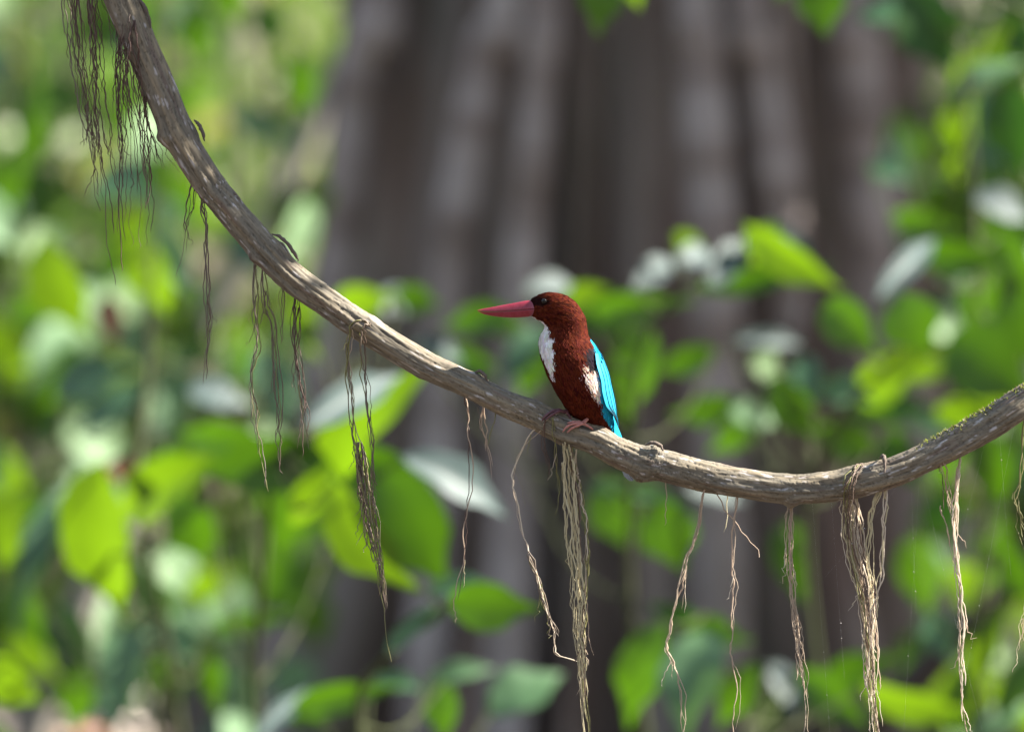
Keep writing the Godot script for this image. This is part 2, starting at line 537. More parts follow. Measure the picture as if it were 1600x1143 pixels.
func make_understorey() -> void:
	plant("broadleaf_shrub", "shrub of large yellow-green drooping leaves beside the open forest floor", "shrub", [[240, 300, 12.4], [230, 600, 12.3], [215, 780, 12.0], [260, 1000, 12.0]], [
		[95, 455, 12.6, 70, 180, 88, "y"], [160, 865, 11.4, 88, 280, 112, "y"], [235, 770, 11.6, 152, 230, 85, "y"], [300, 830, 11.5, 70, 125, 76, "g"],
		[272, 890, 12.2, 60, 90, 72, "p"], [195, 1045, 12.0, 85, 130, 76, "b"], [238, 440, 13.0, 82, 140, 74, "y"], [140, 590, 13.0, -20, 130, 64, "b"],
		[12, 830, 12.0, 105, 150, 62, "y"], [66, 850, 12.2, 118, 250, 52, "b"], [20, 1070, 12.0, 42, 120, 72, "y"], [110, 1000, 12.8, 60, 120, 70, "d"],
		[330, 1050, 12.4, 86, 150, 48, "g"], [258, 1062, 12.6, 60, 90, 60, "g"], [395, 972, 12.4, -6, 130, 36, "g"], [85, 800, 13.2, 95, 100, 40, "d"],
		[240, 930, 12.8, 60, 110, 60, "d"], [120, 1090, 12.6, 100, 110, 60, "g"], [200, 735, 12.6, 10, 70, 34, "o"], [172, 502, 13.0, 80, 84, 44, "o"],
		[180, 1100, 12.8, 95, 90, 60, "b"], [40, 960, 12.6, 70, 130, 60, "g"], [285, 1010, 12.8, 30, 110, 60, "b"], [250, 990, 12.9, 20, 100, 40, "b"]])
	plant("broadleaf_sapling", "sapling with large overlapping leaves, one shining white, close to the trunk", "sapling", [[560, 560, 11.4], [500, 660, 11.3], [430, 720, 11.2], [410, 900, 11.4], [400, 1100, 11.6]], [
		[560, 618, 11.0, -30, 190, 56, "w"], [590, 632, 11.2, -40, 200, 76, "y"], [538, 690, 11.1, 100, 150, 84, "y"], [405, 725, 11.2, 172, 220, 92, "g"],
		[445, 790, 11.4, 100, 170, 86, "g"], [345, 690, 11.8, 190, 170, 70, "g"], [478, 785, 11.0, 128, 140, 52, "y"], [575, 850, 10.7, 56, 240, 88, "y"],
		[645, 832, 11.0, 62, 220, 132, "g"], [718, 754, 10.7, 27, 205, 62, "w"], [600, 730, 11.2, 20, 150, 60, "g"], [480, 505, 12.4, 90, 130, 50, "y"],
		[570, 470, 12.4, -5, 100, 54, "y"], [616, 470, 12.6, 40, 56, 48, "w"], [652, 468, 12.6, 20, 80, 46, "g"], [440, 740, 11.6, 40, 140, 60, "y"],
		[520, 735, 11.3, 175, 150, 80, "g"], [270, 730, 12.0, 190, 120, 60, "g"], [345, 620, 12.2, 10, 110, 45, "w"], [420, 600, 12.6, 80, 120, 60, "b"]])
	plant("low_sapling", "low sapling with one oval green leaf on a pale arching stalk against the trunk", "sapling", [[715, 930, 10.7], [660, 975, 10.7], [600, 1030, 10.8], [560, 1130, 10.9]], [
		[772, 946, 10.6, 6, 150, 78, "g"], [665, 972, 10.7, -37, 165, 30, "b"], [725, 915, 10.7, -8, 120, 34, "b"], [540, 1088, 11.0, -12, 180, 50, "g"],
		[692, 1112, 11.2, 90, 100, 56, "g"], [622, 1066, 11.4, 5, 90, 30, "b"], [820, 1078, 11.6, -32, 140, 72, "b"],
		[720, 1050, 11.6, -16, 120, 32, "b"], [442, 1112, 11.2, -45, 130, 30, "w"], [470, 1120, 11.6, 190, 90, 30, "g"]])
	plant("spreading_sapling", "sapling spreading pale shining and yellow-green leaves just beyond the bird", "sapling", [[1150, 410, 11.8], [1060, 460, 11.8], [1000, 560, 11.8], [985, 800, 11.9], [990, 1000, 12.0]], [
		[1028, 420, 11.8, -38, 95, 42, "w"], [1090, 398, 11.9, -20, 70, 40, "w"], [1142, 402, 11.7, -52, 115, 48, "w"], [1235, 405, 11.6, 36, 190, 58, "y"],
		[1185, 436, 11.8, -8, 200, 40, "g"], [1245, 388, 11.7, 44, 130, 26, "w"], [1078, 382, 12.2, 30, 60, 40, "y"], [1190, 385, 11.7, 120, 80, 60, "y"],
		[868, 446, 12.2, -8, 100, 36, "w"], [925, 462, 12.2, -4, 110, 44, "y"], [1005, 478, 12.0, -6, 170, 46, "g"], [740, 500, 12.4, 170, 120, 50, "g"],
		[690, 548, 12.4, 14, 90, 34, "w"], [815, 555, 12.3, 130, 130, 42, "b"], [990, 585, 12.0, 102, 170, 76, "g"], [1070, 565, 12.2, 160, 110, 44, "g"],
		[830, 580, 12.4, 120, 110, 50, "g"], [965, 805, 12.0, 72, 130, 82, "g"], [1048, 835, 11.9, 76, 130, 92, "g"], [1005, 772, 11.9, 8, 190, 30, "b"],
		[1125, 770, 12.0, 10, 110, 36, "w"], [720, 560, 12.8, 200, 120, 40, "g"], [945, 500, 12.3, 20, 120, 50, "g"], [780, 500, 12.5, 200, 90, 46, "g"]])
	plant("roundleaf_sapling", "sapling with rounded mid green leaves in front of the pink-grey buttress", "sapling", [[1420, 540, 11.8], [1360, 600, 11.8], [1300, 680, 11.9], [1260, 850, 12.0]], [
		[1330, 512, 11.6, 46, 120, 72, "g"], [1426, 508, 11.5, 68, 108, 94, "g"], [1395, 572, 11.8, -25, 130, 50, "y"], [1240, 640, 11.9, 58, 125, 66, "g"],
		[1198, 572, 12.2, 30, 60, 50, "p"], [1262, 590, 12.2, 80, 80, 50, "b"], [1205, 532, 12.3, 2, 140, 28, "w"], [1182, 650, 12.2, 10, 90, 46, "p"],
		[1320, 612, 12.2, 10, 90, 50, "b"], [1330, 690, 12.2, 20, 120, 60, "g"], [1410, 720, 12.2, 60, 110, 60, "g"], [1100, 642, 12.4, 170, 120, 50, "g"],
		[1145, 682, 12.4, 150, 110, 46, "g"], [1360, 640, 12.5, 30, 90, 50, "g"],
		[1240, 880, 12.3, 80, 140, 62, "g"], [1400, 600, 12.4, -30, 130, 40, "y"]])
	plant("glossy_shrub", "tall shrub of glossy leaves crossed by a narrow white shining blade", "shrub", [[1500, 60, 12.4], [1520, 250, 12.3], [1530, 500, 12.2], [1540, 800, 12.2], [1530, 1000, 12.2]], [
		[1428, 406, 11.8, -45, 170, 38, "w"], [1500, 402, 12.0, 10, 160, 54, "g"], [1572, 322, 12.2, 18, 110, 50, "w"], [1500, 195, 12.8, 98, 150, 54, "y"],
		[1475, 245, 12.8, 60, 110, 40, "y"], [1532, 90, 12.8, -52, 140, 50, "y"], [1450, 45, 12.4, 60, 160, 104, "d"], [1402, 22, 12.6, 0, 130, 44, "b"],
		[1545, 118, 12.4, -34, 140, 42, "b"], [1585, 205, 12.4, 80, 160, 90, "d"], [1550, 575, 11.8, 40, 170, 116, "g"], [1610, 520, 12.0, 70, 140, 100, "g"],
		[1470, 560, 12.2, -30, 130, 52, "y"], [1525, 640, 12.2, -10, 130, 56, "y"], [1462, 662, 12.4, 20, 60, 44, "b"], [1420, 640, 12.8, 0, 100, 50, "d"],
		[1552, 735, 12.2, 80, 130, 70, "g"], [1480, 720, 12.6, 120, 100, 50, "g"], [1590, 420, 12.4, 60, 130, 60, "g"], [1530, 470, 12.6, 110, 120, 56, "g"],
		[1410, 250, 13.6, 80, 110, 40, "b"], [1590, 60, 12.8, 60, 120, 60, "d"], [1550, 860, 12.4, 100, 130, 60, "g"],
		[1580, 330, 12.8, 40, 110, 50, "g"], [1450, 350, 13.0, 10, 120, 44, "g"], [1390, 265, 13.4, 20, 70, 46, "b"]])
	plant("floor_shrub", "low shrub with a broad blue-white shining leaf behind the hanging roots", "shrub", [[1100, 960, 11.6], [1120, 1040, 11.6], [1160, 1130, 11.7]], [
		[1082, 1062, 11.4, 108, 180, 96, "b"], [1000, 1055, 11.5, 112, 190, 72, "g"], [1118, 990, 11.6, 10, 110, 56, "g"], [1150, 1085, 11.6, 120, 130, 56, "g"],
		[1060, 965, 12.0, 200, 110, 46, "d"], [1230, 1080, 12.0, 60, 110, 40, "w"], [1300, 1090, 11.9, 40, 140, 66, "g"], [1340, 1045, 12.0, -20, 120, 56, "g"],
		[1430, 1100, 11.8, 16, 180, 52, "y"], [1195, 1120, 12.0, 100, 90, 50, "g"]])
	plant("fern_like_shrub", "small shrub of narrow upright leaves beside the dark leaning limb", "shrub", [[1540, 930, 12.0], [1530, 1030, 12.0], [1520, 1130, 12.0]], [
		[1470, 990, 12.2, 70, 85, 62, "b"], [1545, 1000, 12.0, -70, 150, 46, "y"], [1595, 1060, 12.0, -60, 150, 50, "g"], [1500, 1080, 12.2, -80, 120, 44, "g"],
		[1570, 1120, 12.2, -40, 120, 44, "b"], [1590, 900, 12.4, 60, 120, 50, "g"], [1440, 900, 12.8, 80, 140, 66, "g"]])
	plant("overhanging_twig_tree", "slender sapling whose topmost leaves hang into view before the trunk", "sapling", [[930, -160, 11.6], [1110, -120, 11.6], [1290, -90, 11.7], [1680, 100, 11.9], [1720, 700, 12.0]], [
		[940, 2, 11.6, 100, 110, 72, "g"], [1285, 8, 11.8, 85, 100, 78, "g"], [985, -40, 11.6, 80, 120, 70, "y"], [1240, -50, 11.7, 120, 120, 60, "g"]])
	# deeper shrubs, filling the gaps on both sides of the trunk
	var deep := [
		[-60, 14.4, 200, 28], [110, 15.4, 170, 30], [240, 13.8, 150, 22], [340, 16.2, 150, 28], [400, 15.0, 90, 14], [30, 17.6, 190, 28], [-200, 16.0, 180, 28],
		[1490, 15.6, 90, 20], [1590, 14.4, 120, 30], [1700, 16.0, 150, 30], [1530, 18.0, 130, 26], [1820, 15.0, 150, 24]]
	for k in deep.size():
		var q: Array = deep[k]
		var lv := []
		var left: bool = q[0] < 800
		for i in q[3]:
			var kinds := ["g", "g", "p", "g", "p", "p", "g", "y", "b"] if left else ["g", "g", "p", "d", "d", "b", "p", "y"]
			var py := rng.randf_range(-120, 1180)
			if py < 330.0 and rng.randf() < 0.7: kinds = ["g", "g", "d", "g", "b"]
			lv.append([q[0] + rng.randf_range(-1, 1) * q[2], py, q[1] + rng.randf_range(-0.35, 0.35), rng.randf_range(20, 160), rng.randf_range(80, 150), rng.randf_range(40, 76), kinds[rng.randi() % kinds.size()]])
		plant("understorey_shrub", "leafy understorey shrub set back among others, " + ("on the side the bird's bill points to" if left else "on the side of the bird's tail"), "shrub", [[q[0], -200, q[1]], [q[0] + 20, 300, q[1]], [q[0] - 20, 800, q[1]], [q[0], 1150, q[1]]], lv, "understorey shrubs on the bill side" if left else "understorey shrubs on the tail side")
	# unseen bough added above the frame to keep the sun off the upper end of the liana
	var shade := []
	for i in 17:
		var f := rng.randf()
		var p := B(lerpf(120.0, 400.0, f) + rng.randf_range(-40, 40), lerpf(-60.0, 340.0, f) + rng.randf_range(-40, 60)) + SUN * rng.randf_range(1.15, 1.4)
		var rel := cam_basis.inverse() * (p - EYE)
		shade.append([800.0 + rel.x / -rel.z * F, 571.5 - rel.y / -rel.z * F, -rel.z, rng.randf_range(60, 200), rng.randf_range(150, 210), rng.randf_range(70, 100), "w"])
	plant("added_shade_sapling", "unseen leafy sapling added over the branch to shade its upper end", "sapling", [[1650, -900, 7.98], [1850, -820, 7.98], [2300, -700, 8.2], [2800, 100, 8.4]], shade)
	# pale limb propped against the trunk
	var pp := PackedVector3Array()
	var pr := PackedFloat32Array()
	for i in 40:
		var f := i / 39.0
		pp.append(W(lerpf(250.0, 640.0, f), lerpf(620.0, -160.0, f) + 60.0 * sin(f * PI), 18.6))
		pr.append(0.034 - 0.006 * f)
	var foot := Vector3(pp[0].x - 0.35, ground_y(pp[0].x - 0.35, pp[0].z) - 0.02, pp[0].z)
	for i in 12:
		pp.insert(0, pp[0].lerp(foot, 0.3 if i < 11 else 1.0))
		pr.insert(0, 0.038)
	var pt := thing("propped_limb", "pale grey limb propped diagonally against the fluted trunk", "branch", foot)
	part(pt, "wood", tube(pp, pr, 12, foot), mat(Color(0.33, 0.31, 0.27), 0.9))
	# dark limb leaning low behind the roots
	var lp := PackedVector3Array()
	var lr := PackedFloat32Array()
	var a := W(1780, 800, 13.0)
	var b := W(1230, 1230, 13.4)
	b.y = minf(b.y, 0.5)
	for i in 40:
		var f := i / 39.0
		lp.append(a.lerp(b, f * 1.5 - 0.25) + Vector3(0, 0.05 * sin(f * 5.0), 0))
		lr.append(0.028 + 0.004 * sin(f * 23.0))
	while lp[-1].y > ground_y(lp[-1].x, lp[-1].z):
		lp.append(lp[-1] + (b - a).normalized() * 0.1 + Vector3(0, -0.05, 0))
		lr.append(0.03)
	var lt := thing("leaning_limb", "dark fallen limb leaning low through the shrubs behind the roots", "branch", lp[-1])
	part(lt, "wood", tube(lp, lr, 12, lp[-1]), mat(Color(0.05, 0.042, 0.038), 0.9))

# ------------------------------------------------------------------ the liana and its roots
const LIANA := [[60, -420, 60], [110, -230, 60], [156, -90, 59], [191, 0, 56], [222, 75, 53], [251, 143, 51], [281, 214, 50], [325, 286, 48], [351, 317, 47], [397, 371, 46], [454, 430, 46], [518, 478, 45], [565, 510, 43], [657, 566, 42], [729, 600, 41], [788, 629, 41], [829, 646, 42], [872, 667, 43], [931, 688, 44], [969, 707, 46], [1008, 721, 49], [1035, 727, 48], [1080, 739, 47], [1130, 750, 46], [1200, 760, 45], [1250, 763, 46], [1300, 760, 46], [1350, 750, 48], [1400, 736, 47], [1450, 714, 46], [1500, 688, 47], [1550, 660, 48], [1600, 628, 47], [1690, 574, 47, -0.04], [1800, 520, 48, -0.12], [1950, 460, 50, -0.26], [2150, 400, 52, -0.46], [2500, 330, 54, -0.85]]
const KNOTS := [[262, 212, 10, 16], [306, 200, 4, 12], [398, 402, 6, 12], [440, 385, 5, 16], [578, 508, 7, 13], [745, 590, 4, 14], [1000, 752, 10, 18], [1022, 700, 5, 14], [1238, 786, 7, 12], [945, 668, 3, 12], [1330, 742, 4, 14], [655, 586, 2, 10], [1110, 742, 3, 12], [880, 690, 3, 18]]

func make_liana() -> void:
	var ctr := []
	var wid := []
	for q in LIANA:
		ctr.append(B(q[0], q[1], q[3] if q.size() > 3 else 0.0))
		wid.append(Vector3(q[2] * PX * 0.5, 0, 0))
	var base := B(800, 634)
	var t := thing("hanging_liana", "thick curved grey-brown hanging branch with the bird on it and rootlets dangling below", "branch", base)
	var rows := 1500
	var cols := 84
	var v := PackedVector3Array()
	var c := PackedColorArray()
	var rnd := FastNoiseLite.new()
	rnd.seed = 12
	rnd.frequency = 1.0
	rnd.fractal_octaves = 3
	var up := Vector3(0, 0, 1)
	for r in rows:
		# dense where it is in view
		var f := r / float(rows - 1)
		var p := spline(ctr, f)
		var tan := (spline(ctr, f + 0.002) - spline(ctr, f - 0.002)).normalized()
		var s := tan.cross(up).normalized()      # points down in the picture
		var zc := s.cross(tan).normalized()
		var rad := spline(wid, f).x
		var u := f * 2.0                            # about metres along
		var sx := 800.0 + (p.x / PX)
		for k in cols:
			var a := TAU * k / cols
			var ca := cos(a)
			var sa := sin(a)
			var dir := s * ca + zc * sa
			# long ridges of bark, finer fibres, small pits
			var q := Vector3(u * 6.0, ca * 1.3, sa * 1.3)
			var big := rnd.get_noise_3dv(q * 1.1)
			var ridge := rnd.get_noise_3dv(Vector3(u * 18.0, ca * 5.5, sa * 5.5) + Vector3(9, 3, 0))
			var fib := rnd.get_noise_3dv(Vector3(u * 55.0, ca * 17.0, sa * 17.0) + Vector3(0, 40, 0))
			var pit := rnd.get_noise_3dv(Vector3(u * 120.0, ca * 9.0, sa * 9.0) + Vector3(70, 0, 0))
			var disp := big * 0.0028 + ridge * 0.0005 + fib * 0.0004 - maxf(0.0, pit - 0.30) * 0.0028
			var pt := p + dir * (rad + disp)
			for kn in KNOTS:
				var dx: float = sx - kn[0]
				if absf(dx) < 60.0:
					var kp := B(kn[0], kn[1], 0.004)
					var dk: float = pt.distance_to(kp) / (kn[3] * PX)
					if dk < 3.0:
						pt += dir * kn[2] * PX * exp(-dk * dk) * (1.0 + 0.5 * fib + 0.4 * pit)
			v.append(pt)
			var m := clampf(0.5 + ridge * 0.4 + fib * 0.45 + big * 0.4, 0.0, 1.0)
			var col := Color(0.088, 0.077, 0.060).lerp(Color(0.26, 0.228, 0.176), m)
			var tan_patch := clampf(rnd.get_noise_3dv(Vector3(u * 5.0, ca * 1.5, sa * 1.5) + Vector3(0, 0, 55)) * 1.6 + 0.25, 0, 1)
			col = col.lerp(Color(0.38, 0.28, 0.15), tan_patch * 0.45 * m)
			var lichen := rnd.get_noise_3dv(Vector3(u * 26.0, ca * 3.0, sa * 3.0) + Vector3(20, 60, 0))
			col = col.lerp(Color(0.55, 0.52, 0.52), clampf((lichen - 0.36) * 5.0, 0, 0.75))
			var red := rnd.get_noise_3dv(Vector3(u * 9.0, ca * 2.0, sa * 2.0) + Vector3(44, 0, 9))
			col = col.lerp(Color(0.14, 0.075, 0.065), clampf((red - 0.3) * 2.5, 0, 0.35))
			if pit > 0.34: col = col.darkened(0.35)
			c.append(col)
	part(t, "wood", grid_mesh(v, c, rows, cols, true, base), vmat(0.82, 0.4))
	# loose curls of bark along the upper edge
	var flake := mat(Color(0.13, 0.10, 0.08), 0.9)
	for q in [[[425, 366, 0.004], [436, 369, 0.008], [450, 382, 0.010], [460, 396, 0.010], [466, 407, 0.008]], [[303, 188, 0.0], [310, 194, 0.004], [316, 207, 0.006], [319, 220, 0.006]], [[214, -6, 0.008], [222, 6, 0.01], [230, 22, 0.01], [236, 44, 0.01]], [[742, 582, 0.004], [750, 580, 0.008], [757, 586, 0.010], [761, 594, 0.010]], [[356, 292, 0.004], [366, 303, 0.006], [378, 320, 0.006]], [[1376, 716, 0.004], [1380, 712, 0.010], [1383, 722, 0.016], [1382, 738, 0.019]], [[1008, 694, 0.01], [1020, 692, 0.012], [1032, 696, 0.012], [1036, 704, 0.014]]]:
		var g := []
		for w in q: g.append(B(w[0], w[1], w[2]))
		var pts := PackedVector3Array()
		var rad := PackedFloat32Array()
		for i in 20:
			var f := i / 19.0
			pts.append(spline(g, f) + rv(0.0005))
			rad.append((0.0006 + 0.0016 * sin(PI * clampf(f, 0.02, 0.98))) * rng.randf_range(0.8, 1.2))
		part(t, "bark_flake", tube(pts, rad, 7, base), flake)
	make_moss(t, base)
	make_roots(t, base)

func liana_at(px: float) -> Array:     # [centre py, half width px, unit vector across, pointing up-ish]
	for i in LIANA.size() - 1:
		if px >= LIANA[i][0] and px <= LIANA[i + 1][0]:
			var f: float = (px - LIANA[i][0]) / float(LIANA[i + 1][0] - LIANA[i][0])
			var d := Vector2(LIANA[i + 1][0] - LIANA[i][0], LIANA[i + 1][1] - LIANA[i][1]).normalized()
			return [lerpf(LIANA[i][1], LIANA[i + 1][1], f), lerpf(LIANA[i][2], LIANA[i + 1][2], f) * 0.5, Vector2(d.y, -d.x)]
	return [0.0, 20.0, Vector2(0, -1)]

func make_moss(t: Node3D, base: Vector3) -> void:
	var s := soup_begin()
	for i in 1500:
		var px := rng.randf_range(1440, 1680)
		var keep := clampf((px - 1425.0) / 90.0, 0.08, 1.0) * (0.55 + 0.9 * nz.get_noise_2d(px * 4.0, 3.0))
		if rng.randf() > keep: continue
		var q := liana_at(px)
		var a := rng.randfn(0.0, 0.5) + 0.1             # angle off the top, towards the camera
		var nrm2: Vector2 = q[2] * cos(a)
		var off: float = q[1] * 1.02
		var p := B(px + nrm2.x * off, q[0] + nrm2.y * off, sin(a) * off * PX)
		var nw := (cam_basis * Vector3(nrm2.x, -nrm2.y, sin(a))).normalized()
		soup_leaf(s, p - nw * 0.001, rv(1.0) + Vector3(0, 0, 0.6), nw + rv(0.7), rng.randf_range(0.002, 0.0055), 0.45, Color(0.15, 0.15, 0.06).lerp(Color(0.40, 0.37, 0.22), rng.randf()))
	for i in s[0].size(): s[0][i] -= base
	var m := part(t, "moss", soup_end(s), leafy())
	m.set_meta("kind", "stuff")
	m.set_meta("label", "yellow-green moss along the top of the rising end")

var root_mats := []

func strand(parent: Node3D, pts: PackedVector3Array, r: float, m: Material, base: Vector3) -> void:
	var rad := PackedFloat32Array()
	for i in pts.size():
		var f := i / float(pts.size() - 1)
		rad.append(r * (1.05 - 0.5 * f) * (1.0 + 0.35 * nz.get_noise_2d(i * 13.0, pts[0].x * 9000.0)) * (0.35 if i == pts.size() - 1 else 1.0))
	part(parent, "root_strand", tube(pts, rad, 6, base), m)

func tuft(t: Node3D, base: Vector3, path: Array, n: int, spread: float, r: float, tone: int, ends := 0.7, label := "", pinch := []) -> void:
	# path: [px, py] along the bunch; n strands wander inside 'spread' pixels round it; ends: share of length the shortest reach
	var holder := Node3D.new()
	holder.name = "root_tuft"
	if label != "": holder.set_meta("label", label)
	t.add_child(holder, true)
	var g := []
	var z0 := rng.randf_range(-0.015, 0.002)
	for q in path: g.append(B(q[0], q[1], (q[2] if q.size() > 2 else 0.0) + z0))
	var total := 0.0
	for i in g.size() - 1: total += g[i].distance_to(g[i + 1])
	var steps := clampi(int(total / 0.006), 10, 90)
	for k in n:
		var endf := 1.0 if k == 0 else rng.randf_range(ends, 1.0)
		var startf := 0.0 if k < 2 or n < 5 else rng.randf_range(0.0, 0.12)
		var ph := rng.randf() * TAU
		var tw := rng.randf_range(-1.6, 1.6)
		var amp := spread * PX * rng.randf_range(0.25, 1.0)
		var sd := rng.randf() * 900.0
		var pts := PackedVector3Array()
		for i in steps:
			var f := lerpf(startf, endf, i / float(steps - 1))
			var p := spline(g, f)
			var w := lerpf(0.55, 1.0, smoothstep(0.0, 0.15, f))
			if pinch.size():
				w *= lerpf(pinch[0], pinch[1], smoothstep(0.0, 0.5, f)) if f < 0.5 else lerpf(pinch[1], pinch[2], smoothstep(0.5, 1.0, f))
			var a := ph + tw * f * 2.2
			p += cam_basis * (Vector3(cos(a), 0, sin(a) * 0.8) * amp * w)
			var kink := Vector3(nz.get_noise_2d(f * total * 330.0, sd), 0.6 * nz.get_noise_2d(f * total * 400.0, sd + 70.0), nz.get_noise_2d(f * total * 330.0, sd + 300.0))
			p += kink * 0.0058 * w + Vector3(nz.get_noise_2d(f * total * 1900.0, sd + 11.0), 0, 0) * 0.0017 * w
			pts.append(p)
		strand(holder, pts, r * rng.randf_range(0.38, 0.9), root_mats[(tone + (0 if rng.randf() < 0.6 else rng.randi() % 3)) % root_mats.size()], base)
		if rng.randf() < 0.6 and steps > 14:      # a side rootlet
			var i0 := rng.randi_range(6, steps - 5)
			var sp := PackedVector3Array()
			var dirx := rng.randf_range(-1, 1)
			for j in 9:
				sp.append(pts[i0] + Vector3(dirx * 0.0016 * j, -0.0035 * j, 0) + rv(0.0009) * j * 0.5)
			strand(holder, sp, r * 0.5, root_mats[(tone + rng.randi() % 2) % root_mats.size()], base)

func make_roots(t: Node3D, base: Vector3) -> void:
	# 0 dark red-brown, 1 brown, 2 grey brown, 3 olive, 4 tan, 5 pale tan; mostly sun and shade put into the colour
	for c in [Color(0.10, 0.055, 0.042), Color(0.14, 0.095, 0.07), Color(0.16, 0.125, 0.095), Color(0.20, 0.19, 0.07), Color(0.46, 0.37, 0.28), Color(0.64, 0.56, 0.45), Color(0.46, 0.35, 0.26), Color(0.58, 0.52, 0.34)]:
		var rm := mat(c, 0.6, 0.5)
		rm.backlight_enabled = true       # thin rootlets let light through
		rm.backlight = (c.lerp(Color(c.r, c.r, c.r), 0.5)).linear_to_srgb()
		root_mats.append(rm)
	var dark := "dark brown rootlets in a thick matted curtain"
	tuft(t, base, [[118, -140], [112, -20], [120, 80], [132, 170], [143, 250], [150, 330]], 11, 17, 0.0010, 0, 0.6, dark)
	tuft(t, base, [[138, -140], [140, -20], [150, 90], [158, 190], [170, 290], [186, 445]], 13, 19, 0.0010, 0, 0.45)
	tuft(t, base, [[160, -130], [163, -20], [182, 60], [182, 150], [190, 230], [193, 300]], 5, 12, 0.0010, 1, 0.6)
	tuft(t, base, [[203, 15, 0.019], [201, 62, 0.024], [204, 120, 0.02], [216, 210, 0.01], [222, 300], [220, 388]], 16, 20, 0.0010, 0, 0.45, "dark rootlets fanning from the front of the branch")
	tuft(t, base, [[200, 40, 0.02], [188, 75, 0.02], [186, 140, 0.01], [192, 230], [188, 330], [192, 425]], 7, 8, 0.0010, 0, 0.5)
	tuft(t, base, [[222, 110, 0.01], [230, 180], [244, 225], [253, 262]], 4, 5, 0.0009, 0, 0.7)
	tuft(t, base, [[254, 220], [262, 245], [284, 270]], 1, 2, 0.0006, 0)
	tuft(t, base, [[303, 282], [297, 318], [291, 350], [289, 380], [277, 434]], 4, 4, 0.0010, 0, 0.6)
	tuft(t, base, [[304, 284], [318, 325], [322, 380], [325, 470], [326, 520], [318, 600]], 4, 4.5, 0.0010, 1, 0.7)
	tuft(t, base, [[324, 312], [317, 350], [311, 436]], 1, 2, 0.0006, 3)
	tuft(t, base, [[399, 412], [397, 470], [400, 530], [392, 590], [396, 640], [404, 700], [413, 766]], 4, 4.5, 0.0010, 2, 0.75, "long thin twisted rootlet")
	tuft(t, base, [[412, 420], [416, 470], [424, 500], [434, 575], [436, 650], [434, 690], [439, 742]], 5, 6, 0.0009, 1, 0.5)
	tuft(t, base, [[441, 450], [438, 500], [440, 540]], 3, 4, 0.0007, 1, 0.7)
	tuft(t, base, [[462, 462], [460, 520], [464, 570], [472, 620], [473, 660], [472, 712]], 8, 8, 0.0009, 0, 0.55)
	tuft(t, base, [[466, 600], [474, 640], [478, 680], [484, 702]], 2, 3, 0.0008, 1)
	tuft(t, base, [[580, 512, 0.016], [566, 500, 0.026], [550, 508, 0.028], [544, 535, 0.018], [546, 600, 0.006], [555, 680], [572, 760], [588, 850], [600, 930]], 6, 6, 0.0011, 2, 0.75, "rootlets looping over the branch before dropping", [0.3, 1.0, 1.0])
	tuft(t, base, [[576, 506, 0.022], [566, 514, 0.026], [566, 560, 0.01], [572, 620], [580, 700], [584, 790], [596, 900], [602, 962]], 4, 5, 0.0010, 1, 0.6)
	tuft(t, base, [[556, 690], [562, 730], [570, 790], [578, 850], [590, 905], [608, 1034]], 3, 4, 0.0011, 2, 0.7)
	tuft(t, base, [[562, 690], [564, 730], [571, 790], [582, 850], [594, 905], [600, 950]], 16, 18, 0.0010, 1, 0.5, "dense matted knot of brown rootlets", [0.6, 1.0, 0.35])
	tuft(t, base, [[727, 618], [730, 650], [735, 715], [728, 800], [721, 870], [712, 940], [710, 972]], 2, 2, 0.0010, 6, 0.8, "single long reddish rootlet")
	tuft(t, base, [[756, 636], [757, 670], [760, 700], [771, 746]], 3, 3, 0.0011, 6, 0.7)
	tuft(t, base, [[772, 645], [768, 670], [762, 695]], 1, 2, 0.0008, 3)
	tuft(t, base, [[747, 636], [748, 672]], 1, 1, 0.0007, 0)
	tuft(t, base, [[872, 645, 0.02], [856, 655, 0.026], [832, 680, 0.016], [810, 712], [802, 755], [810, 810], [828, 870], [848, 935], [862, 985], [868, 1022], [898, 1032]], 2, 3, 0.0011, 3, 0.9, "olive rootlet arching out before it falls")
	tuft(t, base, [[826, 862], [836, 895], [848, 935], [862, 970], [872, 996]], 5, 5, 0.0010, 2, 0.7)
	tuft(t, base, [[804, 728], [814, 760], [819, 792]], 1, 1, 0.0005, 3)
	tuft(t, base, [[852, 655, 0.024], [852, 700, 0.01], [856, 730], [851, 750]], 3, 4, 0.0007, 0, 0.8)
	tuft(t, base, [[864, 652, 0.024], [867, 700, 0.012], [873, 745], [870, 770], [865, 806]], 2, 2, 0.0009, 3, 0.8)
	tuft(t, base, [[884, 690, 0.01], [889, 740], [896, 820], [904, 900], [908, 980], [913, 1060], [920, 1170]], 17, 15, 0.0011, 7, 0.75, "broad matted skein of olive and grey rootlets below the bird", [0.7, 1.0, 0.6])
	tuft(t, base, [[896, 690, 0.01], [898, 740], [908, 790], [915, 850], [914, 930], [910, 1010], [918, 1170]], 5, 5, 0.0012, 3, 0.8)
	tuft(t, base, [[912, 930], [920, 970], [928, 1026]], 1, 2, 0.0009, 6)
	tuft(t, base, [[1037, 748], [1040, 790], [1038, 821]], 1, 2, 0.0010, 6)
	tuft(t, base, [[1110, 738, 0.018], [1100, 770, 0.012], [1090, 830], [1072, 880], [1058, 935], [1046, 985], [1044, 1015], [1060, 1070], [1073, 1170]], 4, 4, 0.0011, 4, 0.85, "bowed tan rootlet with a forked tip", [0.3, 0.8, 1.5])
	tuft(t, base, [[1073, 880], [1074, 915], [1069, 958]], 2, 3, 0.0007, 4)
	tuft(t, base, [[1112, 764], [1135, 800], [1160, 830], [1182, 856], [1186, 872]], 1, 1, 0.0009, 6)
